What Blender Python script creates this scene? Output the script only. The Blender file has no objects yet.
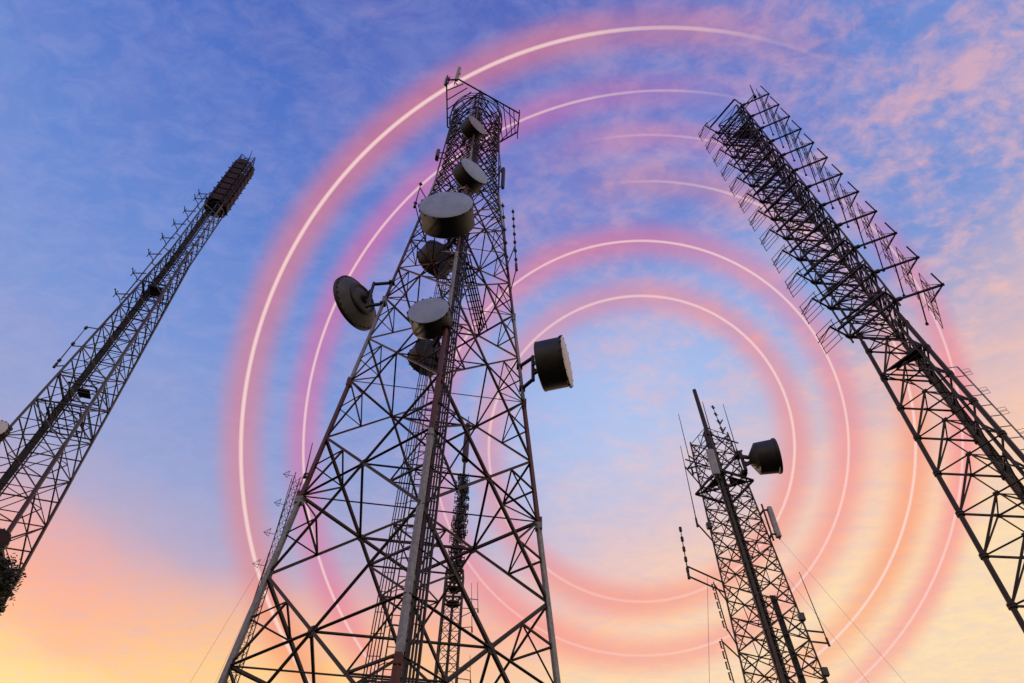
import bpy, math, random
from mathutils import Vector, Matrix
random.seed(7)
R = math.radians
scn = bpy.context.scene
C = scn.collection
EYE = 1.6                      # eye height: all coordinates below are metres from the eye, Y ahead, Z up
GZ = -1.6                      # ground level in those coordinates
UP = Vector((0, 0, 1))

# ------------------------------------------------------------------ camera
F, PITCH, ROLL = 683.0, R(50.9), R(1.15)
cam_d = bpy.data.cameras.new('camera'); cam = bpy.data.objects.new('camera', cam_d); C.objects.link(cam)
cam_d.sensor_width = 36; cam_d.lens = F / 1024 * 36; cam_d.clip_end = 9000
cam.matrix_world = Matrix.Translation((0, 0, EYE)) @ Matrix.Rotation(R(90) + PITCH, 4, 'X') @ Matrix.Rotation(ROLL, 4, 'Z')
scn.camera = cam

def sight(u, v):
    """viewing direction through a point of the photograph"""
    a, b = u - 512, v - 341.5
    a, b = a * math.cos(ROLL) + b * math.sin(ROLL), -a * math.sin(ROLL) + b * math.cos(ROLL)
    x, y = a / F, -b / F
    return Vector((x, math.cos(PITCH) - math.sin(PITCH) * y, math.sin(PITCH) + math.cos(PITCH) * y))
def at_y(u, v, Y): d = sight(u, v); return d * (Y / d.y)
def at_z(u, v, Z): d = sight(u, v); return d * (Z / d.z)

# ------------------------------------------------------------------ materials
def srgb(*c):
    o = []
    for x in c:
        x /= 255.0
        o.append(x / 12.92 if x <= .04045 else ((x + .055) / 1.055) ** 2.4)
    return (*o, 1)
def newmat(name):
    m = bpy.data.materials.new(name); m.use_nodes = True
    nt = m.node_tree; nt.nodes.clear()
    return m, nt, (lambda t, **k: _n(nt, t, k)), nt.links.new
def _n(nt, t, k):
    n = nt.nodes.new(t)
    for a, b in k.items(): setattr(n, a, b)
    return n
def metal(name, col, col2, rough=.55, metallic=.25, scale=6.0, bands=None, rust=.0):
    m, nt, N, L = newmat(name)
    out = N('ShaderNodeOutputMaterial'); b = N('ShaderNodeBsdfPrincipled'); L(b.outputs[0], out.inputs[0])
    tc = N('ShaderNodeTexCoord')
    nz = N('ShaderNodeTexNoise'); nz.inputs['Scale'].default_value = scale; nz.inputs['Detail'].default_value = 8; nz.inputs['Roughness'].default_value = .65
    L(tc.outputs['Object'], nz.inputs['Vector'])
    cr = N('ShaderNodeValToRGB'); cr.color_ramp.elements[0].position = .38; cr.color_ramp.elements[1].position = .66
    L(nz.outputs[0], cr.inputs[0])
    if bands is None:
        cr.color_ramp.elements[0].color = (*col, 1); cr.color_ramp.elements[1].color = (*col2, 1)
        base = cr.outputs[0]
    else:
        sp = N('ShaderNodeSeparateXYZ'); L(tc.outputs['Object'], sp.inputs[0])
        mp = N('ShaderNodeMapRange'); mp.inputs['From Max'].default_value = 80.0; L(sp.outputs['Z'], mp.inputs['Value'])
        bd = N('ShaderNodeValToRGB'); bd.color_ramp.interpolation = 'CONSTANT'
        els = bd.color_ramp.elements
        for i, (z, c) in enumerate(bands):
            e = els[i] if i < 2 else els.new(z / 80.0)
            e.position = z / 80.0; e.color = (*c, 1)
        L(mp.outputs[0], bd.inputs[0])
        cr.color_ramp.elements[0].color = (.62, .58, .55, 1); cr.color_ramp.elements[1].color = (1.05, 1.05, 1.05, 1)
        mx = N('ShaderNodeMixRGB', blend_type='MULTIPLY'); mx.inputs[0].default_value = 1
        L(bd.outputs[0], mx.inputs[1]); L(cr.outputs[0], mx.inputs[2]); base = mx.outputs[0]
    if rust > 0:
        n2 = N('ShaderNodeTexNoise'); n2.inputs['Scale'].default_value = scale * .45; n2.inputs['Detail'].default_value = 10; n2.inputs['Roughness'].default_value = .75
        L(tc.outputs['Object'], n2.inputs['Vector'])
        r2 = N('ShaderNodeValToRGB'); r2.color_ramp.elements[0].position = .56; r2.color_ramp.elements[1].position = .68
        r2.color_ramp.elements[1].color = (rust, rust, rust, 1)
        L(n2.outputs[0], r2.inputs[0])
        m2 = N('ShaderNodeMixRGB'); L(r2.outputs[0], m2.inputs[0]); L(base, m2.inputs[1]); m2.inputs[2].default_value = (.09, .032, .014, 1); base = m2.outputs[0]
    L(base, b.inputs['Base Color'])
    b.inputs['Metallic'].default_value = metallic; b.inputs['Roughness'].default_value = rough
    bp = N('ShaderNodeBump'); bp.inputs['Strength'].default_value = .12; bp.inputs['Distance'].default_value = .02
    L(nz.outputs[0], bp.inputs['Height']); L(bp.outputs[0], b.inputs['Normal'])
    return m
RED = (.11, .020, .015); WHT = (.30, .31, .335); RED2 = (.13, .035, .025)
M = {}
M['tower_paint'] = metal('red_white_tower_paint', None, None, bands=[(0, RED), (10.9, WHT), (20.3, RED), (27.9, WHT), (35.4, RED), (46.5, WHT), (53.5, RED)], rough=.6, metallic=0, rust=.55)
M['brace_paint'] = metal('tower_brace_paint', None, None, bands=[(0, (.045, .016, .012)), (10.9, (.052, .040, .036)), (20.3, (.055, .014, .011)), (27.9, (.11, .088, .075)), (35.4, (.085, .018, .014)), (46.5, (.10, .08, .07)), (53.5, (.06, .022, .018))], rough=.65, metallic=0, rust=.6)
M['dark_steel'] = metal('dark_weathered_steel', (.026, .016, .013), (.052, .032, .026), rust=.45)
M['grey_steel'] = metal('galvanised_steel', (.17, .17, .175), (.27, .27, .27), metallic=.5, rough=.5, rust=.25)
M['mid_steel'] = metal('aged_grey_red_steel', None, None, bands=[(0, (.06, .022, .02)), (31, (.085, .08, .08)), (42, (.06, .03, .026)), (49, (.045, .035, .034)), (58, (.09, .08, .075)), (66, (.03, .009, .008))], rust=.4, metallic=.1)
M['black'] = metal('black_rubber_cable', (.010, .009, .009), (.02, .019, .019), metallic=0, rough=.6)
M['shroud'] = metal('dark_dish_shroud', (.014, .013, .014), (.032, .029, .028), metallic=0, rough=.55, scale=1.5, rust=.25)
M['radome'] = metal('grey_radome_fabric', (.26, .31, .42), (.37, .42, .54), metallic=0, rough=.55, scale=1.2, rust=.16)
M['radome_pale'] = metal('weathered_pale_radome', (.60, .54, .53), (.74, .68, .66), metallic=0, rough=.6, scale=1.2, rust=.14)
M['dish_back'] = metal('grey_dish_back', (.055, .052, .05), (.10, .095, .09), metallic=0, rough=.6, scale=1.5, rust=.4)
M['panel_grey'] = metal('grey_panel_fibreglass', (.30, .30, .31), (.42, .42, .42), metallic=0, rough=.5, scale=3)
M['panel_dark'] = metal('dark_panel_plastic', (.05, .045, .045), (.09, .08, .08), metallic=0, rough=.55, scale=3)
M['red_panel'] = metal('dark_red_panel', (.035, .010, .008), (.06, .014, .012), metallic=0, rough=.55, scale=3)
M['stack_panel'] = metal('blackish_red_panel', (.018, .005, .004), (.035, .009, .007), metallic=0, rough=.8, scale=3)
M['radome_pink'] = metal('weathered_pinkish_radome', (.25, .20, .22), (.34, .28, .30), metallic=0, rough=.6, scale=1.2, rust=.2)
M['concrete'] = metal('concrete', (.28, .27, .25), (.38, .37, .35), metallic=0, rough=.9, scale=2)
M['bark'] = metal('bark', (.05, .035, .025), (.10, .07, .05), metallic=0, rough=.95, scale=9)
M['ground'] = metal('grass_and_earth', (.022, .032, .012), (.05, .042, .028), metallic=0, rough=.95, scale=.35)
def leafmat():
    m, nt, N, L = newmat('leaf_green')
    out = N('ShaderNodeOutputMaterial'); b = N('ShaderNodeBsdfPrincipled'); L(b.outputs[0], out.inputs[0])
    g = N('ShaderNodeTexNoise'); g.inputs['Scale'].default_value = 1.7
    tc = N('ShaderNodeTexCoord'); L(tc.outputs['Object'], g.inputs['Vector'])
    r = N('ShaderNodeValToRGB'); r.color_ramp.elements[0].color = (.008, .013, .005, 1); r.color_ramp.elements[1].color = (.022, .032, .011, 1)
    r.color_ramp.elements[0].position = .35; r.color_ramp.elements[1].position = .65
    L(g.outputs[0], r.inputs[0]); L(r.outputs[0], b.inputs['Base Color']); b.inputs['Roughness'].default_value = .6
    return m
M['leaf'] = leafmat()

# ------------------------------------------------------------------ objects
LOC = {}
def tag(o, label=None, cat=None, group=None, kind=None):
    for k, v in (('label', label), ('category', cat), ('group', group), ('kind', kind)):
        if v: o[k] = v
    return o
def thing(name, base, label, cat, group=None):
    o = bpy.data.objects.new(name, None); C.objects.link(o); o.empty_display_size = .3
    base = Vector(base); o.location = base + Vector((0, 0, EYE)); LOC[o] = base
    return tag(o, label, cat, group)

class MB:
    def __init__(s): s.v = []; s.f = []; s.sm = []
    def prism(s, rings, cap=True, smooth=False):
        n = len(rings[0]); b0 = len(s.v)
        for r in rings: s.v += [tuple(p) for p in r]
        for i in range(len(rings) - 1):
            for j in range(n):
                k = (j + 1) % n
                s.f.append((b0 + i * n + j, b0 + i * n + k, b0 + (i + 1) * n + k, b0 + (i + 1) * n + j)); s.sm.append(smooth)
        if cap:
            s.f.append(tuple(b0 + j for j in reversed(range(n)))); s.sm.append(False)
            e = b0 + (len(rings) - 1) * n
            s.f.append(tuple(e + j for j in range(n))); s.sm.append(False)
        return s
    def frame(s, p, q, side=None):
        d = (q - p).normalized()
        a = side if side is not None else (UP if abs(d.z) < .95 else Vector((0, -1, 0)))
        x = a - d * a.dot(d)
        if x.length < 1e-5: x = d.orthogonal()
        x.normalize(); return x, d.cross(x)
    def bar(s, p, q, w, h=None, side=None):            # rectangular bar
        p, q = Vector(p), Vector(q)
        if (q - p).length < 1e-4: return s
        x, y = s.frame(p, q, side); h = h or w
        off = [x * (w / 2) + y * (h / 2), -x * (w / 2) + y * (h / 2), -x * (w / 2) - y * (h / 2), x * (w / 2) - y * (h / 2)]
        return s.prism([[p + o for o in off], [q + o for o in off]])
    def angle(s, p, q, w, t=None, side=None):          # rolled steel L section
        p, q = Vector(p), Vector(q)
        if (q - p).length < 1e-4: return s
        x, y = s.frame(p, q, side); t = t or w * .16
        pr = [(0, 0), (w, 0), (w, t), (t, t), (t, w), (0, w)]
        off = [x * (a - w * .3) + y * (b - w * .3) for a, b in pr]
        return s.prism([[p + o for o in off], [q + o for o in off]])
    def tube(s, p, q, r, r2=None, n=8):
        p, q = Vector(p), Vector(q)
        if (q - p).length < 1e-4: return s
        x, y = s.frame(p, q); r2 = r if r2 is None else r2
        cs = [(math.cos(2 * math.pi * i / n), math.sin(2 * math.pi * i / n)) for i in range(n)]
        return s.prism([[p + x * (r * a) + y * (r * b) for a, b in cs], [q + x * (r2 * a) + y * (r2 * b) for a, b in cs]], smooth=n > 6)
    def path(s, pts, r, n=6):
        for a, b in zip(pts, pts[1:]): s.tube(a, b, r, n=n)
        return s
    def lathe(s, o, ax, prof, n=40, cap=True):         # prof: (distance along the axis, radius)
        o, ax = Vector(o), Vector(ax).normalized(); x = ax.orthogonal().normalized(); y = ax.cross(x)
        rings = [[o + ax * t + x * (r * math.cos(2 * math.pi * i / n)) + y * (r * math.sin(2 * math.pi * i / n)) for i in range(n)] for t, r in prof]
        return s.prism(rings, cap, smooth=True)
    def box(s, c, x, y, z):                            # half vectors
        c, x, y, z = map(Vector, (c, x, y, z))
        lo = [c - z + x + y, c - z - x + y, c - z - x - y, c - z + x - y]
        return s.prism([lo, [p + z * 2 for p in lo]])
    def build(s, name, mat, parent=None):
        me = bpy.data.meshes.new(name); off = LOC.get(parent, Vector((0, 0, -EYE)))
        root = parent
        while root is not None and root not in LOC: root = root.parent
        if root is not None: off = LOC[root]
        me.from_pydata([tuple(Vector(v) - off) for v in s.v], [], s.f); me.update()
        me.polygons.foreach_set('use_smooth', s.sm)
        if any(s.sm):
            try: me.set_sharp_from_angle(angle=R(38))
            except Exception: pass
        me.materials.append(M[mat] if isinstance(mat, str) else mat)
        o = bpy.data.objects.new(name, me); C.objects.link(o)
        if parent is not None: o.parent = parent
        return o

# ------------------------------------------------------------------ tower helper
ANG = {'R': 0, 'B': 90, 'L': 180, 'F': 270}
TRI = {'L': 180, 'F': 300, 'B': 60}
class Tower:
    def __init__(s, X, Y, th, prof, lx=0, ly=0, ang=ANG): s.X, s.Y, s.th, s.prof, s.lx, s.ly, s.ang = X, Y, th, prof, lx, ly, ang
    def a(s, z):
        p = s.prof
        if z <= p[0][0]: (z0, a0), (z1, a1) = p[0], p[1]
        else:
            for (z0, a0), (z1, a1) in zip(p, p[1:]):
                if z <= z1: break
        return a0 + (a1 - a0) * (z - z0) / (z1 - z0)
    def c(s, z): return Vector((s.X + s.lx * z, s.Y + s.ly * z, z))
    def k(s, n, z, grow=0):
        t = R(s.th + s.ang[n]); a = s.a(z) + grow
        return s.c(z) + Vector((a * math.cos(t), a * math.sin(t), 0))
    def out(s, n): t = R(s.th + s.ang[n]); return Vector((math.cos(t), math.sin(t), 0))
FACES = [('L', 'F'), ('F', 'R'), ('R', 'B'), ('B', 'L')]
def lerp(a, b, t): return a + (b - a) * t
def footings(T, root, size=.9):
    for n in T.ang:
        p = T.k(n, GZ); MB().box(p + Vector((0, 0, .12)), (size, 0, 0), (0, size, 0), (0, 0, .22)).build('footing', 'concrete', root)

# ================================================================== MAIN TOWER
A = Tower(-3.874, 25, 8.245, [(0, 6.90), (53.5, 2.29), (66, 2.2)])
rootA = thing('lattice_tower', (A.X, A.Y, GZ), 'tallest red and white lattice tower, hung with drum dishes, in front of the rings', 'tower', 'lattice radio towers')
footings(A, rootA)
for n in 'LFRB':
    m = MB(); o = A.out(n)
    sd = Vector((-o.y, o.x, 0)) * .7 + o * .7
    zs = [GZ, 9.3, 18.7, 26.3, 33.8, 50, 66.5]; ws = [.29, .28, .25, .22, .19, .15]
    for (z0, z1), w in zip(zip(zs, zs[1:]), ws):
        d = (A.k(n, z1) - A.k(n, z0)).normalized()
        x = (-o + Vector((-o.y, o.x, 0))).normalized()
        if n == 'F': w *= .66
        m.angle(A.k(n, z0), A.k(n, z1), w, w * .16, side=x)
    m.build('leg', 'tower_paint', rootA)
    for z in (9.3, 18.7, 26.3, 33.8):                   # bolted splice plates
        w = (.29 if z < 20 else .23) * (.66 if n == 'F' else 1)
        MB().box(A.k(n, z), Vector((w * .54, 0, 0)), (0, w * .54, 0), (0, 0, .30)).build('splice_plate', 'tower_paint', rootA)
bnd = [-.3 - 7.55 / 2 * 0, 7.33, 14.88, 22.3, 30.0, 37.5, 44.2]
def xpanel(m, g, T, f, z0, z1, w, horiz=True, redund=True, ctr=None):
    n1, n2 = f
    a0, a1 = T.a(z0), T.a(z1); zc = z0 + (z1 - z0) * a0 / (a0 + a1)
    p0, p1, q0, q1 = T.k(n1, z0), T.k(n1, z1), T.k(n2, z0), T.k(n2, z1)
    m.angle(p0, q1, w); m.angle(q0 + (q1 - q0).cross(p1 - q0).normalized() * .03, p1, w)
    P, Q = T.k(n1, zc), T.k(n2, zc); c = lerp(P, Q, .5)
    if horiz: m.angle(P, Q, w * .95)
    if redund:
        for (b0, b1, S) in ((p0, p1, P), (q0, q1, Q)):
            du, dl = lerp(b1, c, .5), lerp(b0, c, .5)
            qu, ql = lerp(b1, S, .5), lerp(b0, S, .5)
            m.angle(qu, du, w * .6); m.angle(du, S, w * .6)
            m.angle(ql, dl, w * .6); m.angle(dl, S, w * .6)
    if g is not None:
        nrm = (Q - P).cross(UP).normalized(); e = (Q - P).normalized()
        g.prism([[c + nrm * t + e * (w * 1.7 * math.cos(k * math.pi / 4 + .39)) + UP * (w * 1.7 * math.sin(k * math.pi / 4 + .39)) for k in range(8)] for t in (-w * .25, w * .25)])
    return P, Q, c, zc
for f in FACES:
    m = g = MB()
    for i, (z0, z1) in enumerate(zip(bnd, bnd[1:])):
        z0 = GZ if i == 0 else z0
        xpanel(m, g, A, f, z0, z1, .125 if i < 3 else .10 if i < 5 else .085)
    zz = [44.2, 47.6, 50.8, 53.5] + [53.5 + 2.5 * k for k in range(1, 6)]
    for z0, z1 in zip(zz, zz[1:]):
        xpanel(m, None, A, f, z0, z1, .085, redund=True)
        m.angle(A.k(f[0], z1), A.k(f[1], z1), .08)
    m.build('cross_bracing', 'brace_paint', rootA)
for i, (z0, z1) in enumerate(zip(bnd, bnd[1:])):
    z0 = GZ if i == 0 else z0
    zc = z0 + (z1 - z0) * A.a(z0) / (A.a(z0) + A.a(z1)); w = .10 if i < 3 else .08; pl = MB()
    mid = [lerp(A.k(a, zc), A.k(b, zc), .5) for a, b in FACES]
    for k in range(4): pl.angle(mid[k], mid[(k + 1) % 4], w)
    pl.angle(A.k('L', zc), A.k('R', zc), w * .7); pl.angle(A.k('F', zc), A.k('B', zc), w * .7)
    for zq0, zq1 in ((z0, zc), (zc, z1)):                # ties between neighbouring faces' half diagonals
        for n, (fa, fb) in {'L': (3, 0), 'F': (0, 1), 'R': (1, 2), 'B': (2, 3)}.items():
            b = A.k(n, z1 if zq1 == z1 else z0)
            pl.angle(lerp(b, mid[fa], .5), lerp(b, mid[fb], .5), w * .7)
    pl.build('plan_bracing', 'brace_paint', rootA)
for z in (46, 50, 54, 58, 62, 66):
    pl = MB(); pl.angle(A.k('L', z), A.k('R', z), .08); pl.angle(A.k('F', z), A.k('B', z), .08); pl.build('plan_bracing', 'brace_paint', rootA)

def ladder(m, p, q, side, w, step, r=.03, rail=.045):
    p, q, side = Vector(p), Vector(q), Vector(side).normalized()
    m.bar(p - side * w / 2, q - side * w / 2, rail); m.bar(p + side * w / 2, q + side * w / 2, rail)
    n = int((q - p).length / step)
    for i in range(1, n):
        c = lerp(p, q, i / n); m.bar(c - side * w / 2, c + side * w / 2, r)
# climbing ladder with its safety hoops, vertical, inside the tower
lm = MB(); b0 = Vector((-3.8, 22.6, GZ)); b1 = Vector((-3.7, 22.9, 40))
ladder(lm, b0, b1, (1, .1, 0), .5, .38, .024, .045)
ladA = lm.build('ladder', 'dark_steel', rootA)
hp = MB()
k = 0
while 3 + k * 1.3 < 39:
    c = lerp(b0, b1, (3 + k * 1.3) / 41.6) ; pts = [c + Vector((.42 * math.cos(t), -.10 - .62 * max(0, math.sin(t)), 0)) for t in [math.pi * j / 8 for j in range(9)]]
    hp.path(pts, .016, 5); k += 1
for sx in (-.42, .42):
    o = Vector((sx, -.10, 0)); hp.bar(b0 + o + Vector((0, 0, 4)), b1 + o, .025)
hp.build('safety_cage', 'dark_steel', ladA)
# cable ladders with waveguides: one along the near leg, one vertical inside
cm = MB(); cb = MB()
off = Vector((.40, .30, 0))
segs = [(A.k('F', GZ) + off, A.k('F', 38) + off * .8)]
ladder(cm, *segs[0], (1, .25, 0), .40, .6, .03, .045)
for j in range(4): cb.tube(segs[0][0] + Vector((-.15 + .10 * j, .08, 0)), segs[0][1] + Vector((-.15 + .10 * j, .08, 0)), .04, n=6)
seg = (Vector((-4.55, 22.9, GZ)), Vector((-4.3, 23.2, 44)))
ladder(cm, *seg, (1, 0, 0), .45, .8, .022, .035)
for j in range(3): cb.tube(seg[0] + Vector((-.12 + .12 * j, -.08, 0)), seg[1] + Vector((-.12 + .12 * j, -.08, 0)), .022, n=6)
seg = (A.k('F', 34.5) + Vector((.3, .5, 0)), lerp(A.k('R', 34.3), A.k('B', 34.3), .45))
ladder(cm, *seg, (seg[1] - seg[0]).cross(UP), .8, .45, .045, .07)
for j in range(4): cb.tube(seg[0] + Vector((.2 - .12 * j, .14 * j - .2, .08)), seg[1] + Vector((.2 - .12 * j, .14 * j - .2, .08)), .05, n=6)
seg = (Vector((-3.5, 24.2, 34)), Vector((-3.5, 24.6, 64)))
ladder(cm, *seg, (1, 0, 0), .6, .6, .04, .06)
for j in range(4): cb.tube(seg[0] + Vector((-.2 + .13 * j, -.08, 0)), seg[1] + Vector((-.2 + .13 * j, -.08, 0)), .045, n=6)
cb.build('waveguide', 'black', cm.build('cable_ladder', 'dark_steel', rootA))
# round work platform and head frame at the top
pf = MB(); rl = MB(); zp = 63.6; cc = A.c(zp)
def ring(m, c, r, w, n=28, a0=0, a1=360, tube=True):
    pts = [c + Vector((r * math.cos(R(a0 + (a1 - a0) * i / n)), r * math.sin(R(a0 + (a1 - a0) * i / n)), 0)) for i in range(n + 1)]
    m.path(pts, w, 5)
for r in (1.5, 2.5): ring(pf, cc, r, .06)
for i in range(12):
    d = Vector((math.cos(R(i * 30)), math.sin(R(i * 30)), 0)); pf.bar(cc + d * .4, cc + d * 2.5, .08)
pfo = pf.build('platform', 'dark_steel', rootA)
for h in (.55, 1.1): ring(rl, cc + UP * h, 2.5, .035)
for i in range(12):
    d = Vector((math.cos(R(i * 30 + 15)), math.sin(R(i * 30 + 15)), 0)); rl.bar(cc + d * 2.5, cc + d * 2.5 + UP * 1.1, .05)
rl.build('railing', 'dark_steel', pfo)
hf = MB(); zt = 64.0
TL, TR = at_z(446.5, 80, zt), at_z(459, 79.5, zt)
E1, E2 = at_z(519.5, 113.5, zt), at_z(517.5, 132, zt); K1, K2 = at_z(494.5, 145, zt - 1), at_z(447.5, 127, zt - 1)
for p, q in ((TL, TR), (TR, E1), (E1, E2), (E2, K1), (K1, K2), (K2, TL)): hf.bar(p, q, .12)
for t in (.22, .42, .62, .82): hf.bar(lerp(TL, K2, t), lerp(TR, A.k('F', zt), t), .08)
for t in (.35, .55, .75, .9): hf.bar(lerp(TR, E1, .45 + t * .5), lerp(K1, E2, t), .08)
hf.bar(lerp(TR, E1, .55), lerp(E1, E2, .5), .07); hf.bar(lerp(E1, E2, .5), lerp(K1, E2, .2), .07)
hf.bar(E1 + UP * .9, E1 - UP * .3, .10); hf.bar(E2 - UP * 1.5, E2 + UP * .6, .10); hf.bar(TL - UP * .5, TL + UP * 1.2, .12)
for n in 'LFRB': hf.bar(A.k(n, 66), A.k(n, 58) , .14)
hf.build('head_frame', 'dark_steel', rootA)
mm = MB(); mm.tube(A.c(60), A.c(67.0), .28, .22, 10); mm.build('top_mast', 'dark_steel', rootA)

# ------------------------------------------------------------------ dishes
DG = 'microwave dishes'
def dish(label, c, az, rad, depth, T, corner, kind='drum', radome='radome', tilt=0, shell=.42):
    ax = Vector((math.cos(R(az)), math.sin(R(az)), math.sin(R(tilt)))).normalized(); c = Vector(c)
    root = thing('microwave_dish', c, label, 'dish', DG)
    h = depth / 2
    if kind == 'drum':
        m = MB(); m.lathe(c, ax, [(-h, rad * .985), (-h + .04, rad), (-h + .12, rad * .985), (0, rad * .985), (h - .10, rad * .985), (h - .08, rad * 1.012), (h, rad * 1.012)], 48)
        sh = m
        m = MB(); m.lathe(c, ax, [(h + .004, rad * .995), (h + .02, rad * .98), (h + .05, rad * .6), (h + .06, .03)], 48); ra = m.build('radome', radome, root)
        m = MB(); m.lathe(c, ax, [(-h - rad * shell, rad * .16), (-h - rad * shell * .95, rad * .22), (-h - rad * shell * .5, rad * .62), (-h - .002, rad * .95)], 40); m.build('back_shell', 'shroud', root)
        m = sh
        for j in range(16):
            t = 2 * math.pi * j / 16; x = ax.orthogonal().normalized(); y = ax.cross(x)
            e = x * math.cos(t) + y * math.sin(t)
            m.box(c + e * rad * 1.02 + ax * (h - .05), e * .03, ax.cross(e) * .05, ax * .08)
        sh.build('shroud', 'shroud', root)
        bk = c - ax * (h + rad * shell)
    elif kind == 'cone':
        m = MB(); m.lathe(c, ax, [(-h - rad * .36, rad * .2), (-h - rad * .34, rad * .3), (-h - rad * .02, rad * .80), (-h, rad * .84), (-h + .05, rad * .90), (h * .85, rad * .95), (h * .9, rad * 1.0), (h, rad * 1.01), (h + .06, rad * 1.01), (h + .09, rad * .99)], 48)
        m.build('shroud', 'shroud', root)
        m = MB(); m.lathe(c, ax, [(h + .104, rad * .985), (h + .14, rad * .6), (h + .15, .03)], 48); m.build('radome', radome, root)
        bk = c - ax * (h + rad * .5)
    else:
        m = MB(); pr = [(-rad * .36, rad * .12), (-rad * .34, rad * .3), (-rad * .27, rad * .52), (-rad * .14, rad * .8), (-.01, rad * .985)]
        m.lathe(c, ax, pr, 56); refl = m.build('reflector', 'dish_back', root)
        m = MB(); m.lathe(c, ax, [(-.02, rad * .90), (-.02, rad * 1.03), (.20, rad * 1.03), (.20, rad * .97)], 56, cap=False)
        x = ax.orthogonal().normalized(); y = ax.cross(x)
        for j in range(28):
            t = 2 * math.pi * j / 28; e = x * math.cos(t) + y * math.sin(t)
            m.box(c + e * rad * .965 - ax * .05, e * .035, ax.cross(e) * .035, ax * .035)
        m.build('rim', 'shroud', root)
        m = MB(); m.lathe(c, ax, [(-rad * .24, rad * .60), (-rad * .30, rad * .60), (-rad * .34, rad * .54), (-rad * .30, rad * .48)], 40, cap=False)
        m.lathe(c, ax, [(-rad * .55, rad * .10), (-rad * .53, rad * .16), (-rad * .36, rad * .22), (-rad * .3, rad * .24)], 24)
        m.build('hub', 'shroud', refl)
        m = MB(); m.lathe(c, ax, [(.03, rad * .96), (.10, rad * .5), (.12, .03)], 56); m.build('radome', radome, root)
        bk = c - ax * rad * .5
    # bracket: upright pipe behind the dish, arms back to the tower leg
    b = MB(); hh = max(.55, rad * .72); pipe = bk - ax * .22
    b.tube(pipe - UP * hh, pipe + UP * hh, .10, n=10)
    sx = ax.cross(UP).normalized()
    for s_ in (-1, 1):
        b.bar(pipe + UP * s_ * hh * .45, bk + UP * s_ * hh * .25 + ax * .15, .18, .14)
        b.bar(pipe + sx * .16 * s_ + UP * .1, bk + sx * .3 * s_ + ax * (rad * .2), .07)
        if T is not None:
            tz_ = pipe.z + s_ * hh * .88
            lg = T.k(corner, tz_) if isinstance(corner, str) else lerp(T.k(corner[0], tz_), T.k(corner[1], tz_), corner[2])
            b.bar(pipe + UP * s_ * hh * .88, lg, .15)
            b.box(lg, (.17, 0, 0), (0, .17, 0), (0, 0, .09))
    b.build('mount_bracket', 'dark_steel', root)
    return root
# the dishes on the main tower, top to bottom
dish('small drum dish with pinkish cover, highest on the tallest tower', at_y(472.8, 129.5, 22.6), -46, 1.0, 1.1, A, 'F', radome='radome_pink')
dish('small drum dish with pale grey cover between the highest dish and the biggest drum', at_y(470, 176, 21.9), -50, 1.22, 1.05, A, 'F')
dish('biggest drum dish with pale grey face, upper middle of the tallest tower', at_y(447.3, 215, 20.6), -93, 1.66, 1.45, A, 'F')
dish('pale-faced drum dish below the biggest drum, on the near leg of the tallest tower', at_y(430.6, 318.5, 20.4), -99, 1.03, 1.02, A, 'F')
dish('dark dish seen from behind inside the tower under the biggest drum', at_y(437, 259, 28.6), 128, 1.45, 1.2, A, 'B')
dish('dark dish seen from behind through the lattice under the lower drum dish', at_y(427, 357, 28.2), 122, 1.1, 1.1, A, 'B')
dish('open-backed round dish with bolted rim on left side of tallest tower', at_y(356.5, 302.5, 25.2), 147, 1.82, .3, A, 'L', kind='bare')
dish('big black drum dish facing right on right side of the tallest tower', at_y(553.5, 364, 24.6), -17, 1.42, 1.5, A, 'R', radome='radome_pale', shell=.14)

# ------------------------------------------------------------------ small antennas
def panel(label, c, az, h, w, d, mat, T=None, corner=None, axis=UP, group='panel antennas', arms=None):
    c = Vector(c); fx = Vector((math.cos(R(az)), math.sin(R(az)), 0)); sx = UP.cross(fx); axis = Vector(axis).normalized()
    root = thing('panel_antenna', c, label, 'antenna', group)
    prof = [(-w / 2, -d / 2), (w / 2, -d / 2), (w / 2, d * .2), (w * .32, d / 2), (-w * .32, d / 2), (-w / 2, d * .2)]
    rings = [[c + axis * (t * h) + (sx * x + fx * y) * s for x, y in prof] for t, s in ((-.5, .8), (-.48, 1), (.48, 1), (.5, .8))]
    ho = MB().prism(rings).build('housing', mat, root)
    b = MB(); back = c - fx * (d / 2 + .22)
    b.tube(back - axis * h * .6, back + axis * h * .6, .05, n=8)
    for t in (-.4, .4):
        b.bar(back + axis * h * t, c - fx * d * .45 + axis * h * t, .07)
        if T is not None:
            z = (back + axis * h * t).z; b.bar(back + axis * h * t, T.k(corner, z), .08)
        if arms is not None: b.bar(back + axis * h * t, Vector(arms) + axis * h * t, .07)
    b.build('bracket', 'dark_steel', root)
    e = MB(); e.tube(c - axis * (h * .5), c - axis * (h * .5 + .12), .04, n=6); e.build('connector', 'black', ho)
    return root
panel('upright grey panel antenna on the top left corner of the tallest tower', at_z(446, 82, zt + 1.0), 150, 1.7, .32, .2, 'panel_grey', arms=TL)
panel('grey panel antenna leaning at the very top of the tallest tower', at_z(458, 74, zt + 1.3), -60, 2.0, .32, .2, 'panel_grey', axis=(.12, -.3, 1), arms=TR)
panel('dark slim panel antenna standing on right side near top of tallest tower', at_z(503.2, 178, 51.5), -20, 3.6, .30, .24, 'black', A, 'R')
panel('stubby dark panel antenna on left edge near top of tallest tower', at_z(437.5, 155, 55.5), 190, 1.4, .55, .3, 'panel_dark', A, 'L')
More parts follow.
